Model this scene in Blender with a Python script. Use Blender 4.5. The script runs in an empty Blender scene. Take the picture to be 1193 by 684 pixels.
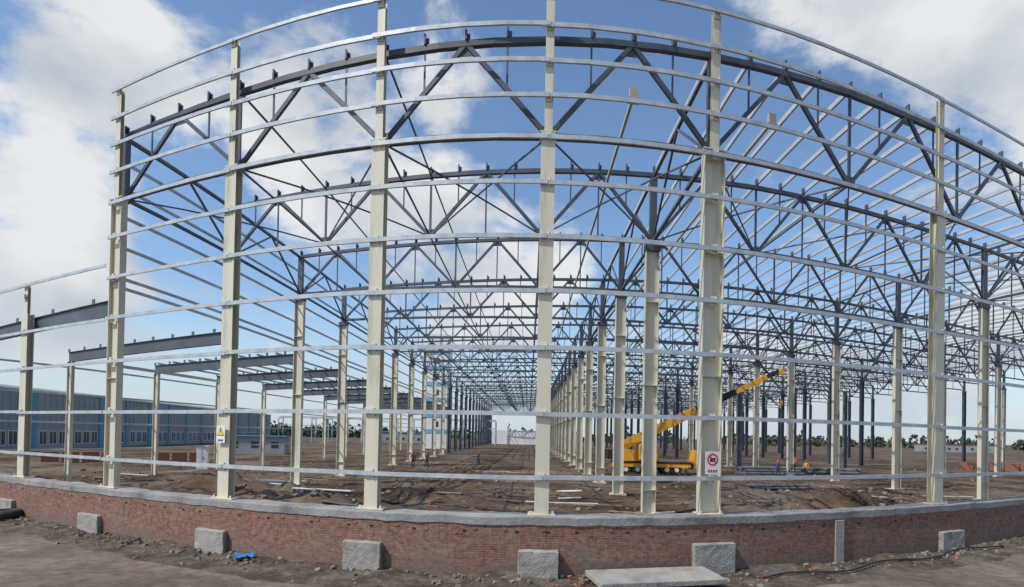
import bpy, bmesh, math, random
from mathutils import Vector, Matrix, noise
random.seed(7)
EYE=4.3
scene=bpy.context.scene
# ------------------------------------------------------------------ helpers
def W(X,Y,Z):
    """straight facade and bays bent around the camera point for a curved panorama look"""
    h=math.hypot(X,Y)
    return (h*math.atan2(X,Y),h,Z+EYE)  # bearing from the camera unrolled sideways, so straight rows come out bowed
def facing(X,Y):
    a=Vector(W(X-.2,Y,0)); b=Vector(W(X+.2,Y,0)); d=b-a
    return math.atan2(d.y,d.x)
class MB:
    def __init__(s): s.v=[];s.f=[];s.m=[]
    def quadbox(s,c,mi=0):
        b=len(s.v); s.v+=c
        for q in ((0,3,2,1),(4,5,6,7),(0,1,5,4),(1,2,6,5),(2,3,7,6),(3,0,4,7)):
            s.f.append(tuple(b+i for i in q)); s.m.append(mi)
    def box(s,x0,x1,y0,y1,z0,z1,mi=0,warp=True):
        c=[(x0,y0,z0),(x1,y0,z0),(x1,y1,z0),(x0,y1,z0),(x0,y0,z1),(x1,y0,z1),(x1,y1,z1),(x0,y1,z1)]
        s.quadbox([W(*p) for p in c] if warp else c,mi)
    def beam(s,p,q,a,b,n=1,mi=0,warp=True,off=(0,0,0)):
        p=Vector(p);q=Vector(q);d=(q-p)
        if d.length<1e-6:return
        dn=d.normalized()
        up=Vector((0,0,1)) if abs(dn.z)<.95 else Vector((0,1,0))
        sd=dn.cross(up).normalized(); u2=sd.cross(dn).normalized()
        b0=len(s.v)
        for i in range(n+1):
            c=p+d*(i/n)+Vector(off)
            for (i1,j1) in ((-1,-1),(1,-1),(1,1),(-1,1)):
                t=c+sd*(a/2*i1)+u2*(b/2*j1)
                s.v.append(W(*t) if warp else tuple(t))
        for i in range(n):
            k=b0+4*i
            for j in range(4):
                j2=(j+1)%4
                s.f.append((k+j,k+4+j,k+4+j2,k+j2)); s.m.append(mi)
        s.f.append((b0,b0+1,b0+2,b0+3)); s.m.append(mi)
        k=b0+4*n; s.f.append((k+3,k+2,k+1,k)); s.m.append(mi)
    def cyl(s,p,q,r0,r1,n=12,mi=0):
        p=Vector(p);q=Vector(q);dn=(q-p).normalized()
        up=Vector((0,0,1)) if abs(dn.z)<.95 else Vector((0,1,0))
        sd=dn.cross(up).normalized(); u2=sd.cross(dn).normalized(); b=len(s.v)
        for c,r in ((p,r0),(q,r1)):
            for i in range(n):
                t=2*math.pi*i/n; s.v.append(tuple(c+sd*(r*math.cos(t))+u2*(r*math.sin(t))))
        for i in range(n):
            j=(i+1)%n; s.f.append((b+i,b+j,b+n+j,b+n+i)); s.m.append(mi)
        s.f.append(tuple(b+i for i in reversed(range(n)))); s.m.append(mi)
        s.f.append(tuple(b+n+i for i in range(n))); s.m.append(mi)
    def obj(s,name,mats,parent=None,loc=(0,0,0),rz=0,smooth=False,bevel=0):
        me=bpy.data.meshes.new(name); me.from_pydata(s.v,[],s.f); 
        for m in (mats if isinstance(mats,(list,tuple)) else [mats]): me.materials.append(m)
        me.polygons.foreach_set("material_index",s.m)
        bm=bmesh.new(); bm.from_mesh(me); bmesh.ops.recalc_face_normals(bm,faces=bm.faces); bm.to_mesh(me); bm.free()
        if smooth: me.polygons.foreach_set("use_smooth",[True]*len(me.polygons))
        o=bpy.data.objects.new(name,me); scene.collection.objects.link(o)
        o.location=loc; o.rotation_euler=(0,0,rz)
        if parent: o.parent=parent
        if bevel:
            b=o.modifiers.new("b",'BEVEL'); b.width=bevel; b.segments=2; b.limit_method='ANGLE'
        return o
def empty(name,loc=(0,0,0),rz=0):
    o=bpy.data.objects.new(name,None); scene.collection.objects.link(o); o.location=loc; o.rotation_euler=(0,0,rz); return o
# ------------------------------------------------------------------ materials
def mat(name,c1,c2=None,scale=3,rough=.7,metal=0,bump=0,bscale=None,detail=4,c3=None,spec=.5,streak=False):
    m=bpy.data.materials.new(name); m.use_nodes=True; nt=m.node_tree; N=nt.nodes; L=nt.links
    bs=N['Principled BSDF']; bs.inputs['Roughness'].default_value=rough; bs.inputs['Metallic'].default_value=metal
    bs.inputs['Specular IOR Level'].default_value=spec
    tc=N.new('ShaderNodeTexCoord')
    if c2 is None: bs.inputs['Base Color'].default_value=(*c1,1)
    else:
        mp=N.new('ShaderNodeMapping'); L.new(tc.outputs['Object'],mp.inputs[0])
        if streak: mp.inputs['Scale'].default_value=(1,1,.12)
        no=N.new('ShaderNodeTexNoise'); no.inputs['Scale'].default_value=scale; no.inputs['Detail'].default_value=detail; no.inputs['Roughness'].default_value=.65
        L.new(mp.outputs[0],no.inputs['Vector'])
        r=N.new('ShaderNodeValToRGB'); r.color_ramp.elements[0].position=.32; r.color_ramp.elements[1].position=.68
        r.color_ramp.elements[0].color=(*c1,1); r.color_ramp.elements[1].color=(*c2,1)
        if c3:
            e=r.color_ramp.elements.new(.45); e.color=(*c3,1)
        L.new(no.outputs['Fac'],r.inputs[0]); L.new(r.outputs[0],bs.inputs['Base Color'])
    if bump:
        n2=N.new('ShaderNodeTexNoise'); n2.inputs['Scale'].default_value=bscale or scale*4; n2.inputs['Detail'].default_value=6
        L.new(tc.outputs['Object'],n2.inputs['Vector'])
        b=N.new('ShaderNodeBump'); b.inputs['Strength'].default_value=bump; b.inputs['Distance'].default_value=.05
        L.new(n2.outputs['Fac'],b.inputs['Height']); L.new(b.outputs[0],bs.inputs['Normal'])
    return m
CREAM=mat("cream_paint",(.40,.37,.28),(.64,.605,.48),1.6,.5,streak=True,c3=(.585,.55,.43),detail=6)
DARK=mat("grey_primer_steel",(.048,.058,.078),(.09,.105,.13),.8,.5)
RAFT=mat("grey_rafter_steel",(.065,.075,.09),(.10,.115,.135),.8,.5)
DARKC=mat("grey_primer_column",(.09,.10,.12),(.15,.16,.18),.8,.6)
GALV=mat("galvanised_steel",(.38,.41,.43),(.56,.59,.61),2.5,.4,.2)
PURL=mat("galvanised_purlin",(.40,.43,.46),(.54,.57,.60),.6,.4,.2)
CONC=mat("concrete",(.19,.175,.155),(.36,.345,.32),1.8,.9,bump=.6,bscale=14,c3=(.28,.265,.24),detail=8)
CAPM=mat("cement_render",(.15,.148,.143),(.33,.325,.31),.9,.9,bump=.6,bscale=9,c3=(.24,.238,.23),detail=8)
BRICKP=mat("brick_clay",(.22,.09,.06),(.34,.15,.10),9,.9)
WHITE=mat("white_paint",(.68,.69,.68),(.78,.78,.77),1,.6)
BLUE=mat("blue_cladding",(.04,.22,.34),(.06,.29,.42),.6,.5)
LBLUE=mat("pale_blue_panel",(.15,.38,.52),(.2,.45,.58),.6,.5)
GREYC=mat("grey_cladding",(.22,.24,.26),(.29,.31,.33),.15,.6)
GLASS=mat("window_glass",(.04,.06,.08),None,rough=.1)
BLACK=mat("black_rubber",(.015,.015,.016),(.03,.03,.03),4,.8)
YEL=mat("crane_yellow",(.66,.29,.02),(.74,.38,.03),1.2,.4)
RED=mat("red_paint",(.6,.03,.03),None,rough=.5)
SIGNY=mat("sign_yellow",(.85,.6,.02),None,rough=.4)
TARP=mat("blue_tarp",(.02,.14,.42),(.04,.25,.6),6,.6,bump=.5,bscale=12)
TIMB=mat("timber",(.24,.16,.09),(.36,.26,.16),5,.85)
# ------------------------------------------------------------------ layout
COLX=[-15.505+5.312*i for i in range(5)]
ROW1=COLX[4]; SP=21.25
ROWS=[-15.505,ROW1,ROW1+SP,ROW1+2*SP,ROW1+3*SP]
FR=[18.35]+[27.45+9.6*k for k in range(23)]
GI=-3.7
GIRT=[12.6,11.5,10.4,9.15,7.74,6.09,4.42,2.69,.655,-1.27]
TOP=13.8; WT=-2.42
def ztop(X): return min(12.5+.03*X,12.9) if X<30 else 12.9-.02*(X-30)
ZB=9.45
fac=empty("steel_frame_factory")
def hsec(m,X,Y,z0,z1,w,d,axis,t=.03):
    if axis=='Y':
        m.box(X-w/2,X+w/2,Y-d/2,Y-d/2+t,z0,z1); m.box(X-w/2,X+w/2,Y+d/2-t,Y+d/2,z0,z1); m.box(X-t/2,X+t/2,Y-d/2+t,Y+d/2-t,z0,z1)
    else:
        m.box(X-w/2,X-w/2+t,Y-d/2,Y+d/2,z0,z1); m.box(X+w/2-t,X+w/2,Y-d/2,Y+d/2,z0,z1); m.box(X-w/2+t,X+w/2-t,Y-t/2,Y+t/2,z0,z1)
m=MB()
FC=[(-27.5,6.7,0),(-21.0,6.7,0)]+[(x,TOP,1 if i in(0,4) else 0) for i,x in enumerate(COLX)]+[(15.03,TOP,0),(21.6,TOP,0),(27.0,TOP,1)]
for X,zt,big in FC:
    if zt<10:
        hsec(m,X,18.0,WT+.05,zt-1.4,.44,.45,'Y'); hsec(m,X,17.93,zt-1.4,zt,.24,.2,'Y',.02)
    else:
        w=.70 if big==1 and X>0 else (.56 if big else .43)
        zs=9.3
        if big: hsec(m,X,18.0,WT+.05,zs,w,.42,'X')
        else: hsec(m,X,18.0,WT+.05,zs,w,.5,'Y')
        m.box(X-w/2-.05,X+w/2+.05,17.74,18.26,zs,zs+.04)
        hsec(m,X,17.9,zs+.04,zt,.25,.24,'Y',.02)
        for z in (2.0,6.0): m.box(X-w/2+.03,X+w/2-.03,17.82,17.97,z,z+.03)
    m.box(X-.42,X+.42,17.65,18.35,WT+.01,WT+.05)
    for sx in (-.33,.33): m.box(X+sx-.03,X+sx+.03,17.7,17.76,WT+.05,WT+.14)
    for g in GIRT+[TOP-.1]:
        if g<zt: m.box(X+.06,X+.07,17.66,17.78,g-.13,g+.13); m.box(X-.1,X+.1,17.745,17.755,g-.16,g+.16)
m.obj("front_column",CREAM,fac,bevel=.006)
# --- front girts
m=MB()
def girt(m,x0,x1,Y,z,b=.13,n=None):
    n=n or max(2,int((x1-x0)/1.2))
    m.beam((x0,Y,z),(x1,Y,z),.014,b,n); m.beam((x0,Y+.035,z+b/2-.006),(x1,Y+.035,z+b/2-.006),.055,.012,n)
    m.beam((x0,Y+.035,z-b/2+.006),(x1,Y+.035,z-b/2+.006),.055,.012,n)
X0=-15.8
BR=[X0]+COLX[1:]+[15.03,21.6,34]
def run(z,b,lst):
    for i in range(len(lst)-1):
        a,c=lst[i],lst[i+1]; dz=random.uniform(-.025,.025); girt(m,a-(.25 if i else 0),c,17.66+(.006 if i%2 else -.006),z+dz,b+(0 if i%2 else -.004))
for g in GIRT: run(g,.135,BR)
run(TOP-.06,.11,BR)
for g in [6.62,4.42,2.69,.655,-1.27]: run(g,.13,[-40,-27.5,-21,X0-.05])
m.obj("wall_girt",GALV,fac)
# --- interior columns
mc=MB(); md=MB(); mr_=MB()
for ri,X in enumerate(ROWS):
    for fi,Y in enumerate(FR):
        if X/Y>1.75: continue
        if fi==0 and ri<3: 
            md.box(X-.12,X+.12,18.27,18.5,ZB-.2,ztop(X)); continue
        dark = (ri==0 and fi>9) or (ri>=3 and fi>5) or (ri==2 and fi>8)
        t=(md if dark else mc)
        hsec(t,X,Y,GI-.1,9.15,.66,.40,'X')
        t.box(X-.5,X+.5,Y-.4,Y+.4,GI-.1,GI+.12)
        for z in (GI+1.2,2.5,6.5): t.box(X-.3,X+.3,Y-.19,Y+.19,z,z+.03)
        md.box(X-.17,X+.17,Y-.15,Y+.15,9.15,ztop(X))
        md.box(X-.38,X+.38,Y-.22,Y+.22,8.97,9.27)
XO=-27.5
for fi,Y in enumerate(FR[1:13]): hsec(mc,XO,Y,GI-.1,4.35,.42,.32,'X')
mc.obj("interior_column",CREAM,fac)
for Y in FR[:13]:
    xe=XO-(10 if Y<19 else .2); ze=4.35-(.45 if Y<19 else 0)
    p=(xe,Y,ze+.3); q=(-15.85,Y,5.0)
    mr_.beam(p,q,.26,.03,8,off=(0,0,.32)); mr_.beam(p,q,.26,.03,8,off=(0,0,-.32)); mr_.beam(p,q,.02,.62,8)
    for k in range(9):
        t=k/8.5; mr_.beam((xe+(q[0]-xe)*t,Y,ze+.62+(q[2]-ze-.3)*t),(xe+(q[0]-xe)*t,Y,ze+.86+(q[2]-ze-.3)*t),.16,.04)
mr_.obj("lean_to_rafter",RAFT,fac)
# --- trusses
for fi,Y in enumerate(FR):
    t=MB(); near=fi<7
    for ri in range(len(ROWS)-1):
        xa,xb=ROWS[ri],ROWS[ri+1]
        if xa/Y>1.7: continue
        P=(xb-xa)/4
        cs=.20 if near else .26
        for k in range(4):
            a=xa+P*k; b=a+P
            t.beam((a,Y,ztop(a)),(b,Y,ztop(b)),cs,.19,3)
            t.beam((a,Y,ZB),(b,Y,ZB),cs,.16,3)
            mid=(a+b)/2
            t.beam((a,Y,ZB),(mid,Y,ztop(mid)),.14,.14,2); t.beam((b,Y,ZB),(mid,Y,ztop(mid)),.14,.14,2)
            q1=(a+mid)/2; q2=(mid+b)/2
            zm=(ZB+ztop(mid))/2
            t.beam((q1,Y,zm),(q1,Y,ztop(q1)),.06,.06); t.beam((q2,Y,zm),(q2,Y,ztop(q2)),.06,.06)
            if fi: t.beam((mid,Y,ZB),(mid,Y,ztop(mid)),.07,.07)
            if 0<k: t.beam((a,Y,ZB),(a,Y,ztop(a)),.1,.09)
            t.box(mid-.26,mid+.26,Y-.015,Y+.015,ztop(mid)-.38,ztop(mid)-.09)
            t.box(a-.26,a+.26,Y-.015,Y+.015,ZB+.08,ZB+.34)
            for j in range(4):
                x=a+P*j/4; z=ztop(x)+.095
                t.box(x-.03,x+.03,Y-.13,Y+.13,z,z+.32)
                if near: t.box(x+.03,x+.13,Y-.02,Y+.02,z,z+.24)
    t.obj("roof_truss",DARK,fac)
# --- purlins
pu=MB()
for ri in range(len(ROWS)-1):
    xa,xb=ROWS[ri],ROWS[ri+1]; P=(xb-xa)/16
    for k in range(17 if ri==3 else 16):
        x=xa+P*k+ .06
        st=0 if ri>0 else 7
        for fi in range(st,len(FR)-1):
            if x/FR[fi+1]>1.6: continue
            ya,yb=FR[fi],FR[fi+1]
            z=ztop(x)+.28
            pu.beam((x,ya,z),(x,yb,z),.02,.2,4 if fi<3 else 2)
            pu.beam((x+.035,ya,z-.095),(x+.035,yb,z-.095),.07,.012,4 if fi<3 else 2)
for k in range(8):
    t=k/8; x=XO+(-15.85-XO)*t; z=4.65+.35*t+.5
    for fi in range(2,12): pu.beam((x,FR[fi],z),(x,FR[fi+1],z),.05,.14,2)
pu.obj("roof_purlin",PURL,fac)
sg=MB()
for z in [12.3,11.2,10.1,8.9,7.6,6.3,5.9,2.6]:
    for fi in range(0,13 if z!=2.6 else 1):
        sg.beam((-15.9,FR[fi],z),(-15.9,FR[fi+1],z),.05,.13,5 if fi<3 else 2)
for z in [4.0,2.2,.3,-1.5]:
    for fi in range(0,12): sg.beam((XO-.3,FR[fi],z),(XO-.3,FR[fi+1],z),.05,.12,4)
sg.obj("side_wall_girt",GALV,fac)
for ri,X in enumerate(ROWS[:4]):
    for fi in range(len(FR)-1):
        if X/FR[fi+1]>1.6: continue
        ya,yb=FR[fi],FR[fi+1]; ym=(ya+yb)/2; n=4 if fi<3 else 2
        md.beam((X,ya,ZB),(X,yb,ZB),.12,.12,n); md.beam((X,ya,ztop(X)-.1),(X,yb,ztop(X)-.1),.12,.12,n)
        md.beam((X,ya,ZB),(X,ym,ztop(X)-.1),.09,.09,2); md.beam((X,yb,ZB),(X,ym,ztop(X)-.1),.09,.09,2)
for ri in range(3):
    xa,xb=ROWS[ri],ROWS[ri+1]
    for k in (1,2,3):
        x=xa+(xb-xa)*k/4
        for fi in range(len(FR)-1):
            if x/FR[fi+1]>1.5: continue
            md.beam((x,FR[fi],ZB),(x,FR[fi+1],ZB),.06,.06,3)
            if ri==0 : md.beam((x,FR[fi],ztop(x)),(x,FR[fi+1],ztop(x)),.06,.06,3)
    for fi in (0,5,10,16):
        for k in range(4):
            a=xa+(xb-xa)*k/4; b=xa+(xb-xa)*(k+1)/4
            if a/FR[fi+1]>1.4: continue
            md.beam((a,FR[fi],ZB),(b,FR[fi+1],ZB),.05,.05,4); md.beam((b,FR[fi],ZB),(a,FR[fi+1],ZB),.05,.05,4)
md.obj("primer_steelwork",DARK,fac)
cr=MB()
for x in (3.4,8.6):
    for fi in range(0,8):
        ya=FR[fi]+(1.5 if fi==0 else 0); cr.beam((x,ya,11.9),(x,FR[fi+1],11.9),.1,.14,4)
    cr.box(x-.2,x+.2,19.75,20.0,11.65,11.78); cr.box(x-.14,x+.14,19.78,19.98,11.78,12.15)
cr.obj("valley_gutter_beam",mat("dull_cream",(.36,.35,.31),(.46,.45,.40),1,.6),fac)
m=MB()
for i in range(6):
    X=24+i*3.6; Y=64+ (i%2)*9
    hsec(m,X,Y,GI,6.5,.5,.4,'X')
m.obj("grey_primer_column",DARKC,fac)
m=MB()
m.box(-15.3,5.5,243,243.2,GI,2.0); m.obj("end_wall_panel",WHITE,fac)
# ------------------------------------------------------------------ brick wall
def brickmat():
    m=bpy.data.materials.new("red_brick"); m.use_nodes=True; nt=m.node_tree; N=nt.nodes; L=nt.links; bs=N['Principled BSDF']
    bs.inputs['Roughness'].default_value=.92
    uv=N.new('ShaderNodeUVMap'); uv.uv_map="UVMap"
    nd=N.new('ShaderNodeTexNoise'); nd.inputs['Scale'].default_value=1.3; nd.inputs['Detail'].default_value=3; L.new(uv.outputs[0],nd.inputs['Vector'])
    va=N.new('ShaderNodeVectorMath'); va.operation='SCALE'; va.inputs['Scale'].default_value=.03; L.new(nd.outputs['Color'],va.inputs[0])
    vb=N.new('ShaderNodeVectorMath'); vb.operation='ADD'; L.new(uv.outputs[0],vb.inputs[0]); L.new(va.outputs[0],vb.inputs[1])
    br=N.new('ShaderNodeTexBrick'); br.inputs['Scale'].default_value=1; br.inputs['Brick Width'].default_value=.25; br.inputs['Row Height'].default_value=.072
    br.inputs['Mortar Size'].default_value=.010; br.inputs['Mortar Smooth'].default_value=.3; br.inputs['Bias'].default_value=-.05
    br.inputs['Color1'].default_value=(.30,.125,.085,1); br.inputs['Color2'].default_value=(.185,.072,.052,1); br.inputs['Mortar'].default_value=(.25,.22,.19,1)
    L.new(vb.outputs[0],br.inputs['Vector'])
    no=N.new('ShaderNodeTexNoise'); no.inputs['Scale'].default_value=.8; no.inputs['Detail'].default_value=8; no.inputs['Roughness'].default_value=.72; L.new(uv.outputs[0],no.inputs['Vector'])
    rp=N.new('ShaderNodeValToRGB'); rp.color_ramp.elements[0].position=.48; rp.color_ramp.elements[0].color=(0,0,0,1); rp.color_ramp.elements[1].position=.72; rp.color_ramp.elements[1].color=(.85,.85,.85,1)
    L.new(no.outputs['Fac'],rp.inputs[0])
    mx=N.new('ShaderNodeMixRGB'); L.new(rp.outputs[0],mx.inputs[0]); L.new(br.outputs['Color'],mx.inputs[1]); mx.inputs[2].default_value=(.27,.22,.175,1)
    n2=N.new('ShaderNodeTexNoise'); n2.inputs['Scale'].default_value=6; n2.inputs['Detail'].default_value=6; n2.inputs['Roughness'].default_value=.7; L.new(uv.outputs[0],n2.inputs['Vector'])
    r2=N.new('ShaderNodeValToRGB'); r2.color_ramp.elements[0].position=.3; r2.color_ramp.elements[0].color=(.45,.45,.45,1); r2.color_ramp.elements[1].position=.65; r2.color_ramp.elements[1].color=(1.2,1.17,1.14,1)
    L.new(n2.outputs['Fac'],r2.inputs[0])
    mu=N.new('ShaderNodeMixRGB'); mu.blend_type='MULTIPLY'; mu.inputs[0].default_value=1; L.new(mx.outputs[0],mu.inputs[1]); L.new(r2.outputs[0],mu.inputs[2])
    # splashed earth on the lowest courses
    sx=N.new('ShaderNodeSeparateXYZ'); L.new(uv.outputs[0],sx.inputs[0])
    ad=N.new('ShaderNodeMath'); ad.operation='MULTIPLY_ADD'; ad.inputs[1].default_value=-1.1; L.new(no.outputs['Fac'],ad.inputs[0]); L.new(sx.outputs['Y'],ad.inputs[2])
    mr=N.new('ShaderNodeMapRange'); mr.inputs['From Min'].default_value=.25; mr.inputs['From Max'].default_value=-.35; mr.inputs['To Max'].default_value=.75; L.new(ad.outputs[0],mr.inputs['Value'])
    mz=N.new('ShaderNodeMixRGB'); L.new(mr.outputs[0],mz.inputs[0]); L.new(mu.outputs[0],mz.inputs[1]); mz.inputs[2].default_value=(.15,.12,.095,1)
    L.new(mz.outputs[0],bs.inputs['Base Color'])
    sb=N.new('ShaderNodeMath'); sb.operation='MULTIPLY_ADD'; sb.inputs[1].default_value=-1; L.new(br.outputs['Fac'],sb.inputs[0]); L.new(n2.outputs['Fac'],sb.inputs[2])
    b=N.new('ShaderNodeBump'); b.inputs['Distance'].default_value=.02; b.inputs['Strength'].default_value=.8; L.new(sb.outputs[0],b.inputs['Height']); L.new(b.outputs[0],bs.inputs['Normal'])
    return m
BRICK=brickmat()
def strip(name,prof,x0,x1,n,material,parent=None,jit=0):
    v=[];f=[];arc=0;last=None;k=len(prof)
    xs=[x0+(x1-x0)*i/n for i in range(n+1)]; arcs=[]
    for x in xs:
        p=Vector(W(x,17.5,0)); arc+= (p-last).length if last else 0; last=p; arcs.append(arc)
        for (y,z) in prof:
            jz=(noise.noise(Vector((x*1.7,y*3,z)))+.5*noise.noise(Vector((x*6,y*3,z+4))))*jit; v.append(W(x,y+jz*.5,z+jz))
    me=bpy.data.meshes.new(name)
    for i in range(n):
        for j in range(k-1): f.append((i*k+j,(i+1)*k+j,(i+1)*k+j+1,i*k+j+1))
    me.from_pydata(v,[],f); ul=me.uv_layers.new(name="UVMap")
    cum=[0]
    for j in range(k-1): cum.append(cum[-1]+math.hypot(prof[j+1][0]-prof[j][0],prof[j+1][1]-prof[j][1]))
    for poly in me.polygons:
        for li in poly.loop_indices:
            vi=me.loops[li].vertex_index; ul.data[li].uv=(arcs[vi//k],cum[vi%k])
    me.materials.append(material)
    o=bpy.data.objects.new(name,me); scene.collection.objects.link(o)
    if parent:o.parent=parent
    return o
bw=empty("brick_wall")
strip("brickwork",[(17.5,-4.45),(17.5,WT-.24)],-60,50,440,BRICK,bw)
strip("brickwork_back",[(17.9,WT-.24),(17.9,-4.45)],-60,50,220,BRICK,bw)
strip("cement_cap",[(17.5,WT-.27),(17.465,WT-.25),(17.46,WT-.03),(17.48,WT),(18.42,WT),(18.42,WT-.6)],-60,50,900,CAPM,bw,jit=.035)
m=MB(); mh=MB()
x=-60
while x<50:
    d=.5+random.random()*.9; zz=random.choice((0,0,.072,.144))
    m.box(x,x+.115,17.475,17.52,WT-.42-zz,WT-.36-zz); x+=d
x=-60
while x<50:
    mh.box(x,x+.11,17.496,17.52,WT-.5,WT-.43); x+=random.uniform(.7,1.6)  # black blocks on the face, painting in the shade of putlog holes
m.obj("header_bricks",BRICKP,bw); mh.obj("putlog_hole_shade",BLACK,bw)
for X,w,h in [(-21.5,1.15,.85),(-16.1,1.1,.8),(-10.4,1.15,.85),(-5.0,1.2,.95),(.35,1.2,.9),(5.75,1.35,1.05),(15.4,1.15,.85),(21,1.2,.9),(-27.3,1.2,.9)]:
    m=MB(); m.box(X-w/2,X+w/2,17.22,17.6,-4.5,-4.3+h); o=m.obj("concrete_block",CONC)
    bm=bmesh.new(); bm.from_mesh(o.data); bmesh.ops.bevel(bm,geom=bm.edges[:],offset=.02,segments=1,affect='EDGES'); bmesh.ops.subdivide_edges(bm,edges=[e for e in bm.edges if e.calc_length()>.15],cuts=6,use_grid_fill=True)
    for v_ in bm.verts:
        c=v_.co; v_.co=c+Vector((noise.noise(c*4),noise.noise(c*4+Vector((7,0,0))),noise.noise(c*4+Vector((0,7,0)))))*.02
    bm.to_mesh(o.data); bm.free()
m=MB(); m.box(10.15,10.5,17.43,17.52,-4.4,WT-.3); m.obj("cement_pilaster",CONC,bw,bevel=.02)
# ------------------------------------------------------------------ ground
def groundmat(name,ca,cb,cc,s1,s2,bump):
    m=bpy.data.materials.new(name); m.use_nodes=True; nt=m.node_tree; N=nt.nodes; L=nt.links; bs=N['Principled BSDF']; bs.inputs['Roughness'].default_value=.95; bs.inputs['Specular IOR Level'].default_value=.2
    tc=N.new('ShaderNodeTexCoord')
    def nz(s,d,r=.6):
        n=N.new('ShaderNodeTexNoise'); n.inputs['Scale'].default_value=s; n.inputs['Detail'].default_value=d; n.inputs['Roughness'].default_value=r; L.new(tc.outputs['Object'],n.inputs['Vector']); return n
    a=nz(s1,8); r=N.new('ShaderNodeValToRGB'); e=r.color_ramp.elements; e[0].position=.40;e[0].color=(*ca,1);e[1].position=.60;e[1].color=(*cb,1); q=e.new(.5); q.color=(*cc,1); L.new(a.outputs['Fac'],r.inputs[0])
    b=nz(s2,9,.78); r2=N.new('ShaderNodeValToRGB'); r2.color_ramp.elements[0].position=.3; r2.color_ramp.elements[0].color=(.42,.42,.42,1); r2.color_ramp.elements[1].position=.68; r2.color_ramp.elements[1].color=(1.3,1.3,1.3,1); L.new(b.outputs['Fac'],r2.inputs[0])
    mu=N.new('ShaderNodeMixRGB'); mu.blend_type='MULTIPLY'; mu.inputs[0].default_value=1; L.new(r.outputs[0],mu.inputs[1]); L.new(r2.outputs[0],mu.inputs[2]); L.new(mu.outputs[0],bs.inputs['Base Color'])
    bp=N.new('ShaderNodeBump'); bp.inputs['Strength'].default_value=bump; bp.inputs['Distance'].default_value=.12; L.new(b.outputs['Fac'],bp.inputs['Height']); L.new(bp.outputs[0],bs.inputs['Normal'])
    return m
GOUT=groundmat("dusty_ground",(.135,.105,.082),(.215,.175,.14),(.175,.14,.11),.35,2.2,.5)
GIN=groundmat("brown_earth",(.06,.038,.025),(.175,.14,.105),(.125,.083,.053),.13,1.3,1.0)
GBERM=groundmat("rubble_earth",(.09,.07,.055),(.19,.16,.13),(.135,.11,.088),.9,5,.9)
me=bpy.data.meshes.new("ground"); S=4000
me.from_pydata([(-S,-S,0),(S,-S,0),(S,S,0),(-S,S,0)],[],[(0,1,2,3)]); me.materials.append(GOUT)
o=bpy.data.objects.new("ground",me); scene.collection.objects.link(o)
MOUNDS=[(-11,26,2.6,.9),(-8,25,2,.7),(-13.5,28,2.5,.8),(-17.5,31,3,1.1),(-4.5,25.5,1.6,.45),(-22,36,3,.9),(15.5,27,2.0,1.0),(18,27.5,2.4,.7),(13,26,1.6,.5),(-6,34,3,.6),(10,30,2.5,.4),(22,34,3,.6),(-1,40,4,.4)]
def hin(X,Y):
    x,y,_=W(X,Y,0); d=math.hypot(x,y)
    fade=max(0,min(1,(140-d)/80)); z=GI
    z+=fade*(.18*noise.noise(Vector((x*.25,y*.25,0)))+.13*noise.noise(Vector((x*.9,y*.9,3)))+.07*noise.noise(Vector((x*2.6,y*2.6,5))))
    for mx,my,r,h in MOUNDS:
        q=((X-mx)**2+(Y-my)**2)/r**2
        if q<6: z+=h*math.exp(-q)*(.7+.6*noise.noise(Vector((x*1.3,y*1.3,9))))
    return z
ys=[17.92]
while ys[-1]<4000: ys.append(ys[-1]+max(.25,(ys[-1]-14)*.022))
NA=300; v=[];f=[]
for Y in ys:
    for i in range(NA+1):
        az=-1.32+2.64*i/NA; X=Y*math.tan(az)
        v.append(W(X,Y,hin(X,Y)))
for j in range(len(ys)-1):
    for i in range(NA): k=j*(NA+1)+i; f.append((k,k+1,k+NA+2,k+NA+1))
me=bpy.data.meshes.new("building_site_earth"); me.from_pydata(v,[],f); me.materials.append(GIN); me.polygons.foreach_set("use_smooth",[True]*len(f))
o=bpy.data.objects.new("building_site_earth",me); scene.collection.objects.link(o)
v=[];f=[];nx=700;ny=22
for i in range(nx+1):
    X=-55+100*i/nx
    for j in range(ny+1):
        t=j/ny; Y=14.9+2.75*t
        x,y,_=W(X,Y,0)
        z=-4.3+ .01+ (.20*t**2)*(.8+.8*noise.noise(Vector((x*.5,y*.5,1)))) + t*.08*noise.noise(Vector((x*2.2,y*2.2,2)))+ t*.035*noise.noise(Vector((x*7,y*7,4)))
        if j<3: z-=.05*(1-j/3)*(1+noise.noise(Vector((x*1.3,y*1.3,8))))
        if j==0: z=-4.36
        v.append(W(X,Y+ (1-t)*.7*noise.noise(Vector((x*.6,0,0))),z))
for i in range(nx):
    for j in range(ny): k=i*(ny+1)+j; f.append((k,k+ny+1,k+ny+2,k+1))
me=bpy.data.meshes.new("rubble_bank"); me.from_pydata(v,[],f); me.materials.append(GBERM); me.polygons.foreach_set("use_smooth",[True]*len(f))
o=bpy.data.objects.new("rubble_bank",me); scene.collection.objects.link(o)
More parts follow.
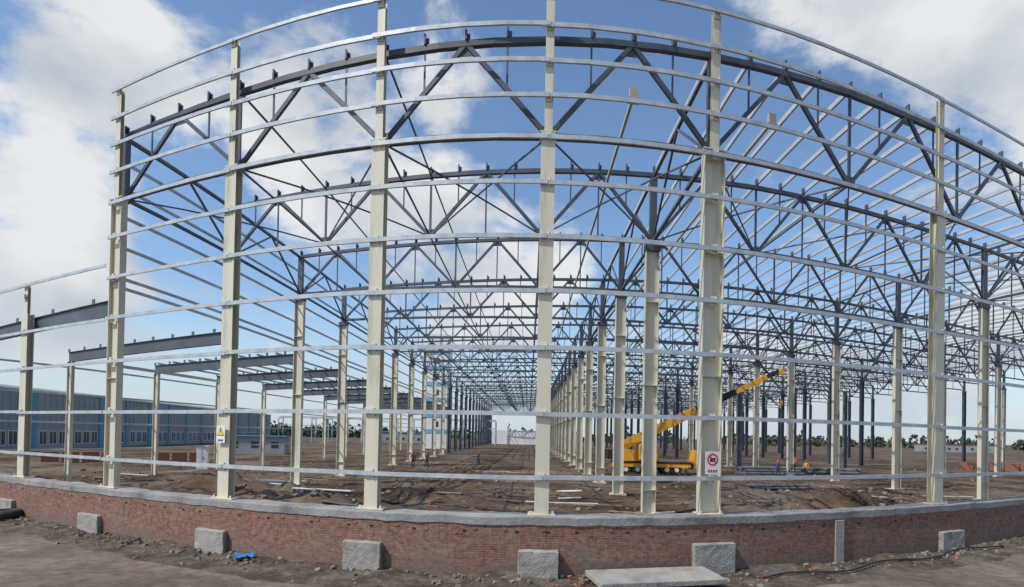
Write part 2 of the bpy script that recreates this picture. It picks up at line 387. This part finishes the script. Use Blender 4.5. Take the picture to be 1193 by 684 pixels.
def stones(name,n,fn,smin,smax,mats):
    m=MB()
    for _ in range(n):
        x,y,z=fn(); s=smin+(smax-smin)*random.random()**4
        R=Matrix.Rotation(random.random()*6.28,3,'Z')@Matrix.Rotation(random.random()*1,3,'X')
        c=[]
        for sx,sy,sz in ((-1,-1,-1),(1,-1,-1),(1,1,-1),(-1,1,-1),(-1,-1,1),(1,-1,1),(1,1,1),(-1,1,1)):
            p=R@Vector((sx*s*random.uniform(.5,1),sy*s*random.uniform(.4,.9),sz*s*random.uniform(.3,.7))); c.append((x+p.x,y+p.y,z+p.z))
        m.quadbox(c,random.randrange(len(mats)))
    return m.obj(name,mats)
ST1=mat("stone_a",(.16,.14,.115),(.25,.22,.185),5,.9); ST2=mat("stone_b",(.10,.08,.065),(.16,.135,.11),5,.9)
def fo():
    X=random.uniform(-45,32); Y=17.4-abs(random.gauss(0,.85)); return W(X,max(12.5,Y),-4.3+.01+max(0,.2*((Y-14.9)/2.6)**2)*.8)
stones("rubble_stones",3400,fo,.015,.11,[ST1,ST2,ST2,BRICKP,ST1,ST1])
def fi_():
    Y=18.6+random.random()**2*45; X=random.uniform(-1,1)*Y*.95; return W(X,Y,hin(X,Y)+.02)
stones("site_debris",3000,fi_,.03,.2,[ST1,ST2,ST2,BRICKP,ST2,ST1,ST2])
m=MB()
for _ in range(90):
    Y=19.5+random.random()**1.5*40; X=random.uniform(-.9,.9)*Y; z=hin(X,Y)+.08; L_=random.uniform(1,4); a=random.uniform(-.6,.6)
    x,y,zz=W(X,Y,z); dx=L_*math.cos(a)/2; dy=L_*math.sin(a)/2
    m.beam((x-dx,y-dy,zz+random.uniform(-.03,.1)),(x+dx,y+dy,zz+random.uniform(0,.12)),random.choice((.04,.1,.2)),.04,1,random.choice((0,0,1,1,2)),False)
m.obj("timber_offcuts",[TIMB,DARKC,WHITE])
m=MB(); m.box(-1.9,1.9,-.7,.7,0,.16,warp=False)
p=W(3.7,16.55,-4.3+.2); o=m.obj("concrete_slab",CONC,None,p,facing(3.7,16.5)+.02,bevel=.02); o.rotation_euler[0]=.05
cu=bpy.data.curves.new("hose",'CURVE'); cu.dimensions='3D'; cu.bevel_depth=.03; sp=cu.splines.new('NURBS'); pts=[]
for i in range(26):
    X=7+i*.42; Y=16.3+.25*math.sin(i*.7)+.02*i; pts.append(W(X,Y,-4.3+.08+.2*((Y-14.9)/2.6)**2))
sp.points.add(len(pts)-1)
for i,p in enumerate(pts): sp.points[i].co=(*p,1)
sp.use_endpoint_u=True; cu.materials.append(BLACK); scene.collection.objects.link(bpy.data.objects.new("rubber_hose",cu))
def torus(R,r,n=28,k=10):
    m=MB()
    for i in range(n):
        a=2*math.pi*i/n
        for j in range(k):
            b=2*math.pi*j/k; rr=R+r*math.cos(b); m.v.append((rr*math.cos(a),rr*math.sin(a),r*1.1*math.sin(b)))
    for i in range(n):
        for j in range(k): m.f.append((i*k+j,((i+1)%n)*k+j,((i+1)%n)*k+(j+1)%k,i*k+(j+1)%k)); m.m.append(0)
    return m
torus(.46,.18).obj("tyre",BLACK,None,W(-20.6,16.7,-4.3+.32),0,smooth=True)
m=MB(); n=8
for i in range(n+1):
    for j in range(n+1): m.v.append((i*.08-.3,j*.06-.2,.12*noise.noise(Vector((i*.6,j*.6,0)))+.1))
for i in range(n):
    for j in range(n): k=i*(n+1)+j; m.f.append((k,k+n+1,k+n+2,k+1)); m.m.append(0)
m.obj("blue_tarpaulin",TARP,None,W(-8.9,16.9,-4.3+.12),.3,smooth=True)
# ------------------------------------------------------------------ signs
def sign(name,X,Z,w,h,kind):
    e=empty(name,W(X,17.62,Z),facing(X,17.6))
    m=MB(); m.box(-w/2,w/2,-.006,.006,-h/2,h/2,warp=False); m.obj("plate",WHITE,e)
    m=MB(); r=w*.38; cz=h*.14
    if kind=='warn':
        def tri(s,y,mi):
            b=len(m.v); m.v+= [(-s,y,cz-s*.75),(s,y,cz-s*.75),(0,y,cz+s)]; m.f.append((b,b+1,b+2)); m.m.append(mi)
        tri(r*1.15,-.0085,1); tri(r*.92,-.0115,0); m.beam((0,-.014,cz-.02),(0,-.014,cz+.1),.004,.03,mi=1,warp=False)
        m.obj("symbol",[SIGNY,BLACK],e)
    else:
        n=28
        for i in range(n):
            a=2*math.pi*i/n; b=2*math.pi*(i+1)/n; k=len(m.v)
            m.v+=[(r*math.cos(a),-.009,cz+r*math.sin(a)),(r*math.cos(b),-.009,cz+r*math.sin(b)),(r*.72*math.cos(b),-.009,cz+r*.72*math.sin(b)),(r*.72*math.cos(a),-.009,cz+r*.72*math.sin(a))]; m.f.append((k,k+1,k+2,k+3)); m.m.append(0)
        m.box(-r*.5,r*.5,-.0085,-.0075,cz-r*.35,cz+r*.3,mi=1,warp=False)
        m.beam((-r*.62,-.011,cz+r*.62),(r*.62,-.011,cz-r*.62),.003,.045,mi=0,warp=False)
        m.obj("symbol",[RED,BLACK],e)
    m=MB()
    for i in range(4): m.box(-w*.32+i*w*.17,-w*.32+i*w*.17+w*.12,-.010,-.007,-h*.42,-h*.3,warp=False)
    m.obj("lettering",RED if kind!='warn' else BLACK,e)
sign("warning_sign",-10.25,-.15,.42,.6,'warn'); sign("prohibition_sign",ROW1,-.75,.52,.72,'no')
# ------------------------------------------------------------------ mobile crane
cr=empty("mobile_crane",(12.2,61,.55),0)
m=MB()
m.box(-3.6,4.6,-1.2,1.2,.75,1.15,0,False); m.box(-3.5,4.5,-1.25,1.25,1.15,1.3,1,False)
m.box(4.4,4.7,-1.25,1.25,.6,1.2,1,False)
for x in (-3.0,3.6):
    m.box(x-.2,x+.2,-2.6,2.6,.75,.95,0,False)
    for y in (-2.5,2.5): m.cyl((x,y,0),(x,y,.8),.1,.1,10,1); m.cyl((x,y,-.02),(x,y,.08),.32,.3,14,1)
m.obj("chassis",[YEL,BLACK],cr,bevel=.03)
m=MB()
for x in (-2.2,-1.0,2.0,3.0):
    for y in (-1.15,.85): m.cyl((x,y,.52),(x,y+.32,.52),.52,.52,20,0); m.cyl((x,y-.01,.52),(x,y+.33,.52),.24,.24,14,1)
m.obj("wheels",[BLACK,WHITE],cr)
def prism(m,poly,y0,y1,mi=0):
    b=len(m.v); n=len(poly); m.v+=[(x,y0,z) for x,z in poly]+[(x,y1,z) for x,z in poly]
    m.f.append(tuple(b+i for i in range(n))); m.m.append(mi); m.f.append(tuple(b+n+i for i in reversed(range(n)))); m.m.append(mi)
    for i in range(n): j=(i+1)%n; m.f.append((b+i,b+n+i,b+n+j,b+j)); m.m.append(mi)
m=MB(); prism(m,[(4.7,.7),(6.3,.7),(6.4,1.5),(6.1,2.5),(4.8,2.55)],-1.2,1.2,0); prism(m,[(5.0,1.6),(6.1,1.6),(5.95,2.35),(5.0,2.35)],-1.22,1.22,1)
m.obj("driver_cab",[YEL,GLASS],cr,bevel=.03)
m=MB(); prism(m,[(-3.4,1.35),(1.2,1.35),(1.2,2.0),(-.2,2.35),(-2.4,2.6),(-3.6,2.3)],-1.15,1.15,0)
prism(m,[(-1.0,1.5),(.9,1.5),(.75,3.0),(-.2,3.15),(-1.0,3.1)],-1.9,-1.0,0); prism(m,[(-.85,2.1),(.65,2.1),(.55,2.9),(-.2,3.02),(-.85,2.98)],-1.92,-.98,1)
m.cyl((-1.4,0,1.25),(-1.4,0,1.4),1.0,1.0,24,2); m.box(-4.1,-3.3,-1.1,1.1,1.5,2.5,2,False)
m.obj("superstructure",[YEL,GLASS,BLACK],cr,bevel=.03)
m=MB(); a=math.radians(26.5); d=Vector((math.cos(a),0,math.sin(a))); p0=Vector((-3.4,0,2.4))
m.beam(p0,p0+d*9.6,.62,.9,1,0,False); m.beam(p0+d*9.6,p0+d*9.8,.7,.98,1,1,False); m.beam(p0+d*9.8,p0+d*14.2,.46,.66,1,1,False); m.beam(p0+d*14.2,p0+d*17.8,.36,.52,1,0,False); m.beam(p0+d*17.8,p0+d*19.2,.3,.44,1,1,False)
m.beam(p0+d*19.2,p0+d*19.8+Vector((0,0,-.35)),.45,.55,1,0,False)
m.cyl((.6,0,1.5),p0+d*5.2+Vector((0,0,-.4)),.17,.17,12,1); m.cyl(Vector((.6,0,1.5))+(p0+d*5.2-Vector((.6,0,1.5)))*.5,p0+d*5.2+Vector((0,0,-.3)),.1,.1,10,2)
e=p0+d*19.5; m.cyl(e,e+Vector((0,0,-3.2)),.02,.02,6,1); m.box(e.x-.15,e.x+.15,-.1,.1,e.z-3.7,e.z-3.2,0,False)
m.obj("telescopic_boom",[YEL,BLACK,WHITE],cr,bevel=.02)
# ------------------------------------------------------------------ factory on the left
lf=empty("factory_building")
P0=Vector((-73,40)); P1=Vector((-95,215)); dr=(P1-P0).normalized(); Ln=(P1-P0).length; rz=math.atan2(dr.y,dr.x)
lf.location=(P0.x,P0.y,0); lf.rotation_euler[2]=rz
m=MB(); m.box(0,Ln,0,40,0,10.0,0,False); m.box(-.2,Ln+.2,-.25,40.2,10.0,10.25,2,False); prism(m,[(0,10.25),(Ln,10.25),(Ln,10.7),(0,10.7)],2,38,2)
for i in range(int(Ln/9)+1): m.box(i*9,i*9+1.0,-.16,.02,0,10.0,1,False)
m.obj("walls",[GREYC,BLUE,WHITE],lf)
m=MB(); m2=MB()
for i in range(int(Ln/9)):
    for j in range(3):
        x=i*9+1.9+j*2.4; m.box(x,x+1.7,-.06,.02,1.4,3.5,0,False)
        for (a0,a1,b0,b1) in ((x-.08,x+1.78,3.5,3.6),(x-.08,x+1.78,1.3,1.4),(x-.08,x,1.4,3.5),(x+1.7,x+1.78,1.4,3.5),(x+.82,x+.88,1.4,3.5)): m2.box(a0,a1,-.1,.02,b0,b1,0,False)
m.obj("windows",GLASS,lf); m2.obj("window_frames",WHITE,lf)
m=MB()
for i in range(int(Ln/1.5)): m.box(i*1.5,i*1.5+.12,-.05,.02,4.2,9.9,0,False)
m.obj("cladding_ribs",GREYC,lf)
tw=empty("stair_tower",(-23.5,150,.5),0)
m=MB(); m.box(-2.7,2.7,-2.5,2.5,0,28.5,0,False)
for z in (4,8,12,16,20,24): m.box(-2.75,2.75,-2.6,2.6,z,z+1.0,1,False)
m.box(-3,3,-2.8,2.8,28.5,29,0,False)
for z in (5.6,9.6,13.6,17.6,21.6): m.box(-1,.6,-2.56,-2.4,z,z+1.4,2,False)
m.obj("walls",[WHITE,LBLUE,GLASS],tw)
def hut(x,y,L,Wd,H,rf,rz=0):
    e=empty("site_hut",(x,y,.55),rz); m=MB(); m.box(-L/2,L/2,-Wd/2,Wd/2,0,H,0,False); prism(m,[(-L/2-.3,H),(L/2+.3,H),(L/2+.3,H+.12),(-L/2-.3,H+.12)],-Wd/2-.3,Wd/2+.3,1)
    n=int(L/3)
    for i in range(n): m.box(-L/2+i*3+1,-L/2+i*3+2.1,-Wd/2-.03,-Wd/2+.01,1.0,2.0,2,False)
    m.obj("hut_walls",[GREYC,rf,GLASS],e)
hut(-50,230,30,8,4,BLUE); hut(190,260,30,8,3.4,RED,-.2); hut(-2,330,60,10,5,BLUE); hut(-44,95,9,4,2.8,BLUE,.2)
pr=MB()
for i in range(14):
    x=-90+i*6; pr.cyl((x,210,0),(x,210,9),.2,.2,6); pr.cyl((x,214,0),(x,214,9),.2,.2,6); pr.beam((x,210,9),(x,214,9),.2,.2,1,0,False)
for z in (6.5,9.2,9.6): pr.beam((-90,211,z),(-12,211,z),.4,.3,1,0,False)
pr.obj("pipe_rack",mat("pale_steel",(.35,.42,.48),(.42,.48,.54),.5,.5))
m=MB(); m.box(-.45,.45,-.3,.3,.15,2.2,0,False); m.box(-.5,.5,-.35,.35,2.2,2.28,0,False); m.box(-.4,.4,-.25,.25,0,.15,1,False); m.box(-.01,.01,-.31,-.29,.2,2.1,1,False); m.box(.08,.12,-.34,-.3,1.1,1.3,1,False)
m.obj("electrical_cabinet",[WHITE,BLACK],None,(-29.5,53,.55),.3)
def stack(name,x,y,L,n,r,rz,mt,rows=3):
    m=MB()
    for row in range(rows):
        for i in range(n-row): m.cyl((-L/2+random.uniform(-.4,.4),(i+row*.5)*2*r,r+row*1.75*r),(L/2+random.uniform(-.4,.4),(i+row*.5)*2*r,r+row*1.75*r),r,r,10)
    m.obj(name,mt,None,(x,y,.6),rz,smooth=False)
stack("pipe_stack",26,62,7,5,.16,.12,DARKC); stack("pipe_stack",34,66,7,4,.18,-.1,DARKC,2); stack("pipe_stack",-9,30,4.5,2,.1,.15,BLACK,1); stack("pipe_stack",1.5,38,4,3,.07,.4,WHITE,1); stack("pipe_stack",19,44,5,3,.1,.3,DARKC,2); stack("pipe_stack",-19,40,5,3,.1,-.2,DARKC,2)
def bricks(x,y,n,rz):
    m=MB()
    for i in range(n):
        for j in range(9): m.box(i*1.7,i*1.7+1.45,0,.9,j*.13,j*.13+.12,0,False)
    m.obj("brick_stack",BRICKP,None,(x,y,.55),rz)
bricks(62,84,5,-.5); bricks(-50,60,4,.7); bricks(-41,64,3,.5)
# ------------------------------------------------------------------ workers
SHIRTS=[(.05,.09,.22),(.30,.06,.05),(.10,.12,.14),(.45,.25,.05)]
SK=mat("skin",(.45,.27,.18),None,rough=.6); TR=mat("trousers",(.03,.035,.05),(.06,.06,.08),8,.9); HM=mat("helmet_red",(.6,.05,.03),None,rough=.3)
def worker(x,y,z,rz,shirt,stride=.18,arm=.3):
    e=empty("construction_worker",(x,y,z),rz)
    V=[];E=[];R=[]
    def add(p,r,par=None):
        V.append(p);R.append(r)
        if par is not None:E.append((par,len(V)-1))
        return len(V)-1
    pel=add((0,0,.95),.15); wa=add((0,0,1.12),.135,pel); ch=add((0,0,1.33),.165,wa); nk=add((0,0,1.47),.065,ch); hd=add((0,-.01,1.56),.085,nk); ht=add((0,-.005,1.68),.092,hd)
    for s in (-1,1):
        hp=add((s*.1,0,.88),.1,pel); kn=add((s*.11,-.03-s*stride*.4,.49),.062,hp); an=add((s*.11,s*-stride+.03,.09),.042,kn); add((s*.12,s*-stride-.14,.04),.038,an)
        sh=add((s*.19,0,1.4),.062,ch); el=add((s*.25,.02+s*arm*.2,1.13),.045,sh); wr=add((s*.25,-.08+s*arm*.3,.89),.03,el); pa=add((s*.25,-.10+s*arm*.32,.83),.032,wr)
        px,py,pz=V[pa]
        for k in range(4): 
            f1=add((px,py-.025+.017*k,pz-.06),.009,pa); add((px-s*.012,py-.03+.017*k,pz-.095+.006*abs(k-1.5)),.008,f1)
        t=add((px-s*.01,py-.05,pz-.02),.010,pa); add((px-s*.015,py-.06,pz-.055),.009,t)
    me=bpy.data.meshes.new("body"); me.from_pydata(V,E,[]); o=bpy.data.objects.new("body",me); scene.collection.objects.link(o); o.parent=e
    o.modifiers.new("s",'SKIN'); sv=me.skin_vertices[0].data
    for i,r in enumerate(R): sv[i].radius=(r,r*(.75 if i in(0,1,2) else 1)); sv[i].use_root=(i==0)
    o.modifiers.new("ss",'SUBSURF').levels=1
    dg=bpy.context.evaluated_depsgraph_get(); m2=bpy.data.meshes.new_from_object(o.evaluated_get(dg)); o.modifiers.clear(); o.data=m2; m2.name="body"
    m2.materials.clear()
    for mm in (TR,shirt,SK): m2.materials.append(mm)
    for p in m2.polygons:
        c=p.center; p.material_index=0 if (c.z<.98 and abs(c.x)<.2) else (2 if c.z>1.47 or (c.z<.92 and abs(c.x)>.2) else 1); p.use_smooth=True
    m=MB(); n=16
    for j in range(5):
        t=j/4*math.pi/2
        for i in range(n): a=2*math.pi*i/n; m.v.append((.12*math.cos(t)*math.cos(a),.14*math.cos(t)*math.sin(a)-.01,1.66+.12*math.sin(t)))
    for j in range(4):
        for i in range(n): m.f.append((j*n+i,j*n+(i+1)%n,(j+1)*n+(i+1)%n,(j+1)*n+i)); m.m.append(0)
    m.box(-.09,.09,-.21,-.12,1.66,1.675,0,False); m.obj("helmet",HM,e,smooth=True)
    m=MB(); m.box(-.012,.012,-.125,-.095,1.57,1.61,0,False); m.box(-.025,.025,-.1,-.09,1.535,1.545,1,False)
    for s in(-1,1): m.box(s*.035-.012,s*.035+.012,-.1,-.088,1.615,1.625,1,False)
    m.obj("face",[SK,BLACK],e)
sm=[mat("shirt",c,tuple(k*1.4 for k in c),7,.9) for c in SHIRTS]
worker(25.6,60,.6,.6,sm[0]); worker(28.5,60,.6,-1.2,sm[3],.05); worker(31,68,.6,2.2,sm[1]); worker(-12.2,62,.6,.3,sm[1],.1); worker(-11.1,64,.6,-2,sm[2],.15); worker(-6,70,.6,1.2,sm[0])
# ------------------------------------------------------------------ distant trees
LEAF=mat("foliage",(.04,.065,.04),(.085,.11,.065),.25,.9)
m=MB()
def clump(c,s):
    for _ in range(2):
        a=random.random()*6.28; b=random.uniform(-.6,.6); u=Vector((math.cos(a),math.sin(a),b)).normalized()*s; w=Vector((-math.sin(a)*.5,math.cos(a)*.5,1)).normalized()*s
        k=len(m.v); m.v+=[tuple(c-u-w*.6),tuple(c+u-w),tuple(c+u*.8+w),tuple(c-u*.9+w*.7)]; m.f.append((k,k+1,k+2,k+3)); m.m.append(0)
for i in range(620):
    az=random.uniform(-.95,.95); h=random.uniform(380,560)
    if -.25<az<.3 and random.random()<.5: continue
    x=h*az; H=random.uniform(5,9)*(1.5 if random.random()<.15 else 1); rr=H*random.uniform(.22,.6)
    m.beam((x,h,0),(x,h,H*.5),.3,.3,1,0,False)
    for _ in range(22):
        t=random.random(); q=Vector((random.gauss(0,1),random.gauss(0,1),0))*rr*.6*math.sin(math.pi*(.15+.8*t)); clump(Vector((x,h,H*(.05+.95*t)))+q,random.uniform(.6,1.2))
m.obj("distant_trees",LEAF)
# ------------------------------------------------------------------ sky and sun
sd=Vector((-.72,-.42,1.0)).normalized()
w=bpy.data.worlds.new("sky"); scene.world=w; w.use_nodes=True; nt=w.node_tree; N=nt.nodes; L=nt.links; bg=N['Background']; bg.inputs[1].default_value=.11
sky=N.new('ShaderNodeTexSky'); sky.sky_type='NISHITA'; sky.sun_disc=False; sky.sun_elevation=math.asin(sd.z); sky.sun_rotation=math.atan2(sd.x,sd.y); sky.air_density=1.0; sky.dust_density=.6; sky.ozone_density=2.5
tc=N.new('ShaderNodeTexCoord'); nv=N.new('ShaderNodeVectorMath'); nv.operation='NORMALIZE'; L.new(tc.outputs['Generated'],nv.inputs[0])
def mth(op,a,b=None,c=None):
    n=N.new('ShaderNodeMath'); n.operation=op
    for i,q in enumerate((a,b,c)):
        if q is None: continue
        if isinstance(q,(int,float)): n.inputs[i].default_value=q
        else: L.new(q,n.inputs[i])
    return n.outputs[0]
gain=N.new('ShaderNodeVectorMath'); gain.operation='MULTIPLY'; gain.inputs[1].default_value=(1.35,1.45,1.5); L.new(sky.outputs[0],gain.inputs[0])
mp_=N.new('ShaderNodeMapping'); mp_.inputs['Scale'].default_value=(1,1,1.5); L.new(nv.outputs[0],mp_.inputs[0])
n1=N.new('ShaderNodeTexNoise'); n1.inputs['Scale'].default_value=3.6; n1.inputs['Detail'].default_value=9; n1.inputs['Roughness'].default_value=.58; n1.inputs['Distortion'].default_value=.15; L.new(mp_.outputs[0],n1.inputs['Vector'])
dens=mth('MULTIPLY_ADD',n1.outputs['Fac'],1.35,-.175)
BL=[(-.66,.64,.34,.16),(-.86,.30,.28,.20),(-.42,.66,.20,.10),(-.30,.33,.26,.12),(.62,.70,.22,.13),(.92,.62,.24,.16),(-.1,.22,.22,.08),(.03,.55,.28,-.16),(.30,.42,.28,-.16),(-.60,.86,.16,-.16),(-.62,.45,.16,-.16),(-.95,.72,.16,-.12),(.55,.42,.2,-.12),(-.3,.52,.14,-.1)]
for (x,z,r,wt) in BL:
    c=Vector((x,1,z)).normalized()
    dd=N.new('ShaderNodeVectorMath'); dd.operation='DISTANCE'; L.new(nv.outputs[0],dd.inputs[0]); dd.inputs[1].default_value=c
    mr=N.new('ShaderNodeMapRange'); mr.interpolation_type='SMOOTHSTEP'; mr.inputs['From Min'].default_value=r; mr.inputs['From Max'].default_value=0; mr.inputs['To Min'].default_value=0; mr.inputs['To Max'].default_value=wt; L.new(dd.outputs['Value'],mr.inputs['Value'])
    dens=mth('ADD',dens,mr.outputs[0])
mask=N.new('ShaderNodeMapRange'); mask.interpolation_type='SMOOTHSTEP'; mask.inputs['From Min'].default_value=.50; mask.inputs['From Max'].default_value=.66; L.new(dens,mask.inputs['Value'])
n3=N.new('ShaderNodeTexNoise'); n3.inputs['Scale'].default_value=4.5; n3.inputs['Detail'].default_value=6; L.new(mp_.outputs[0],n3.inputs['Vector'])
cr_=N.new('ShaderNodeValToRGB'); cr_.color_ramp.elements[0].position=.35; cr_.color_ramp.elements[0].color=(4.6,5.1,5.7,1); cr_.color_ramp.elements[1].position=.57; cr_.color_ramp.elements[1].color=(7.3,7.45,7.6,1); L.new(n3.outputs['Fac'],cr_.inputs[0])
sep=N.new('ShaderNodeSeparateXYZ'); L.new(nv.outputs[0],sep.inputs[0])
hz=N.new('ShaderNodeMapRange'); hz.interpolation_type='SMOOTHSTEP'; hz.inputs['From Min'].default_value=.24; hz.inputs['From Max'].default_value=-.02; hz.inputs['To Max'].default_value=.8; L.new(sep.outputs['Z'],hz.inputs['Value'])
m1=N.new('ShaderNodeMixRGB'); L.new(mask.outputs[0],m1.inputs[0]); L.new(gain.outputs[0],m1.inputs[1]); L.new(cr_.outputs[0],m1.inputs[2])
m2=N.new('ShaderNodeMixRGB'); L.new(hz.outputs[0],m2.inputs[0]); L.new(m1.outputs[0],m2.inputs[1]); m2.inputs[2].default_value=(5.1,5.9,6.7,1)
L.new(m2.outputs[0],bg.inputs[0])
sl=bpy.data.lights.new("sun",'SUN'); sl.energy=3.9; sl.angle=math.radians(.5); sl.color=(1,.95,.87); so=bpy.data.objects.new("sun",sl); scene.collection.objects.link(so); so.rotation_euler=sd.to_track_quat('Z','Y').to_euler()
# ------------------------------------------------------------------ camera
cam=bpy.data.cameras.new("camera"); co=bpy.data.objects.new("camera",cam); scene.collection.objects.link(co); scene.camera=co
cam.lens=36*681/1193; cam.sensor_width=36; cam.clip_end=9000; cam.clip_start=.1
cam.shift_x=-(616.2-596.5)/1193; cam.shift_y=(498.8-342)/1193
co.matrix_world=Matrix.Translation((0,0,EYE))@Matrix.Rotation(math.pi/2+.013,4,'X')@Matrix.Rotation(.019,4,'Z')
scene.view_settings.view_transform='Standard'; scene.view_settings.look='None'; scene.view_settings.exposure=0
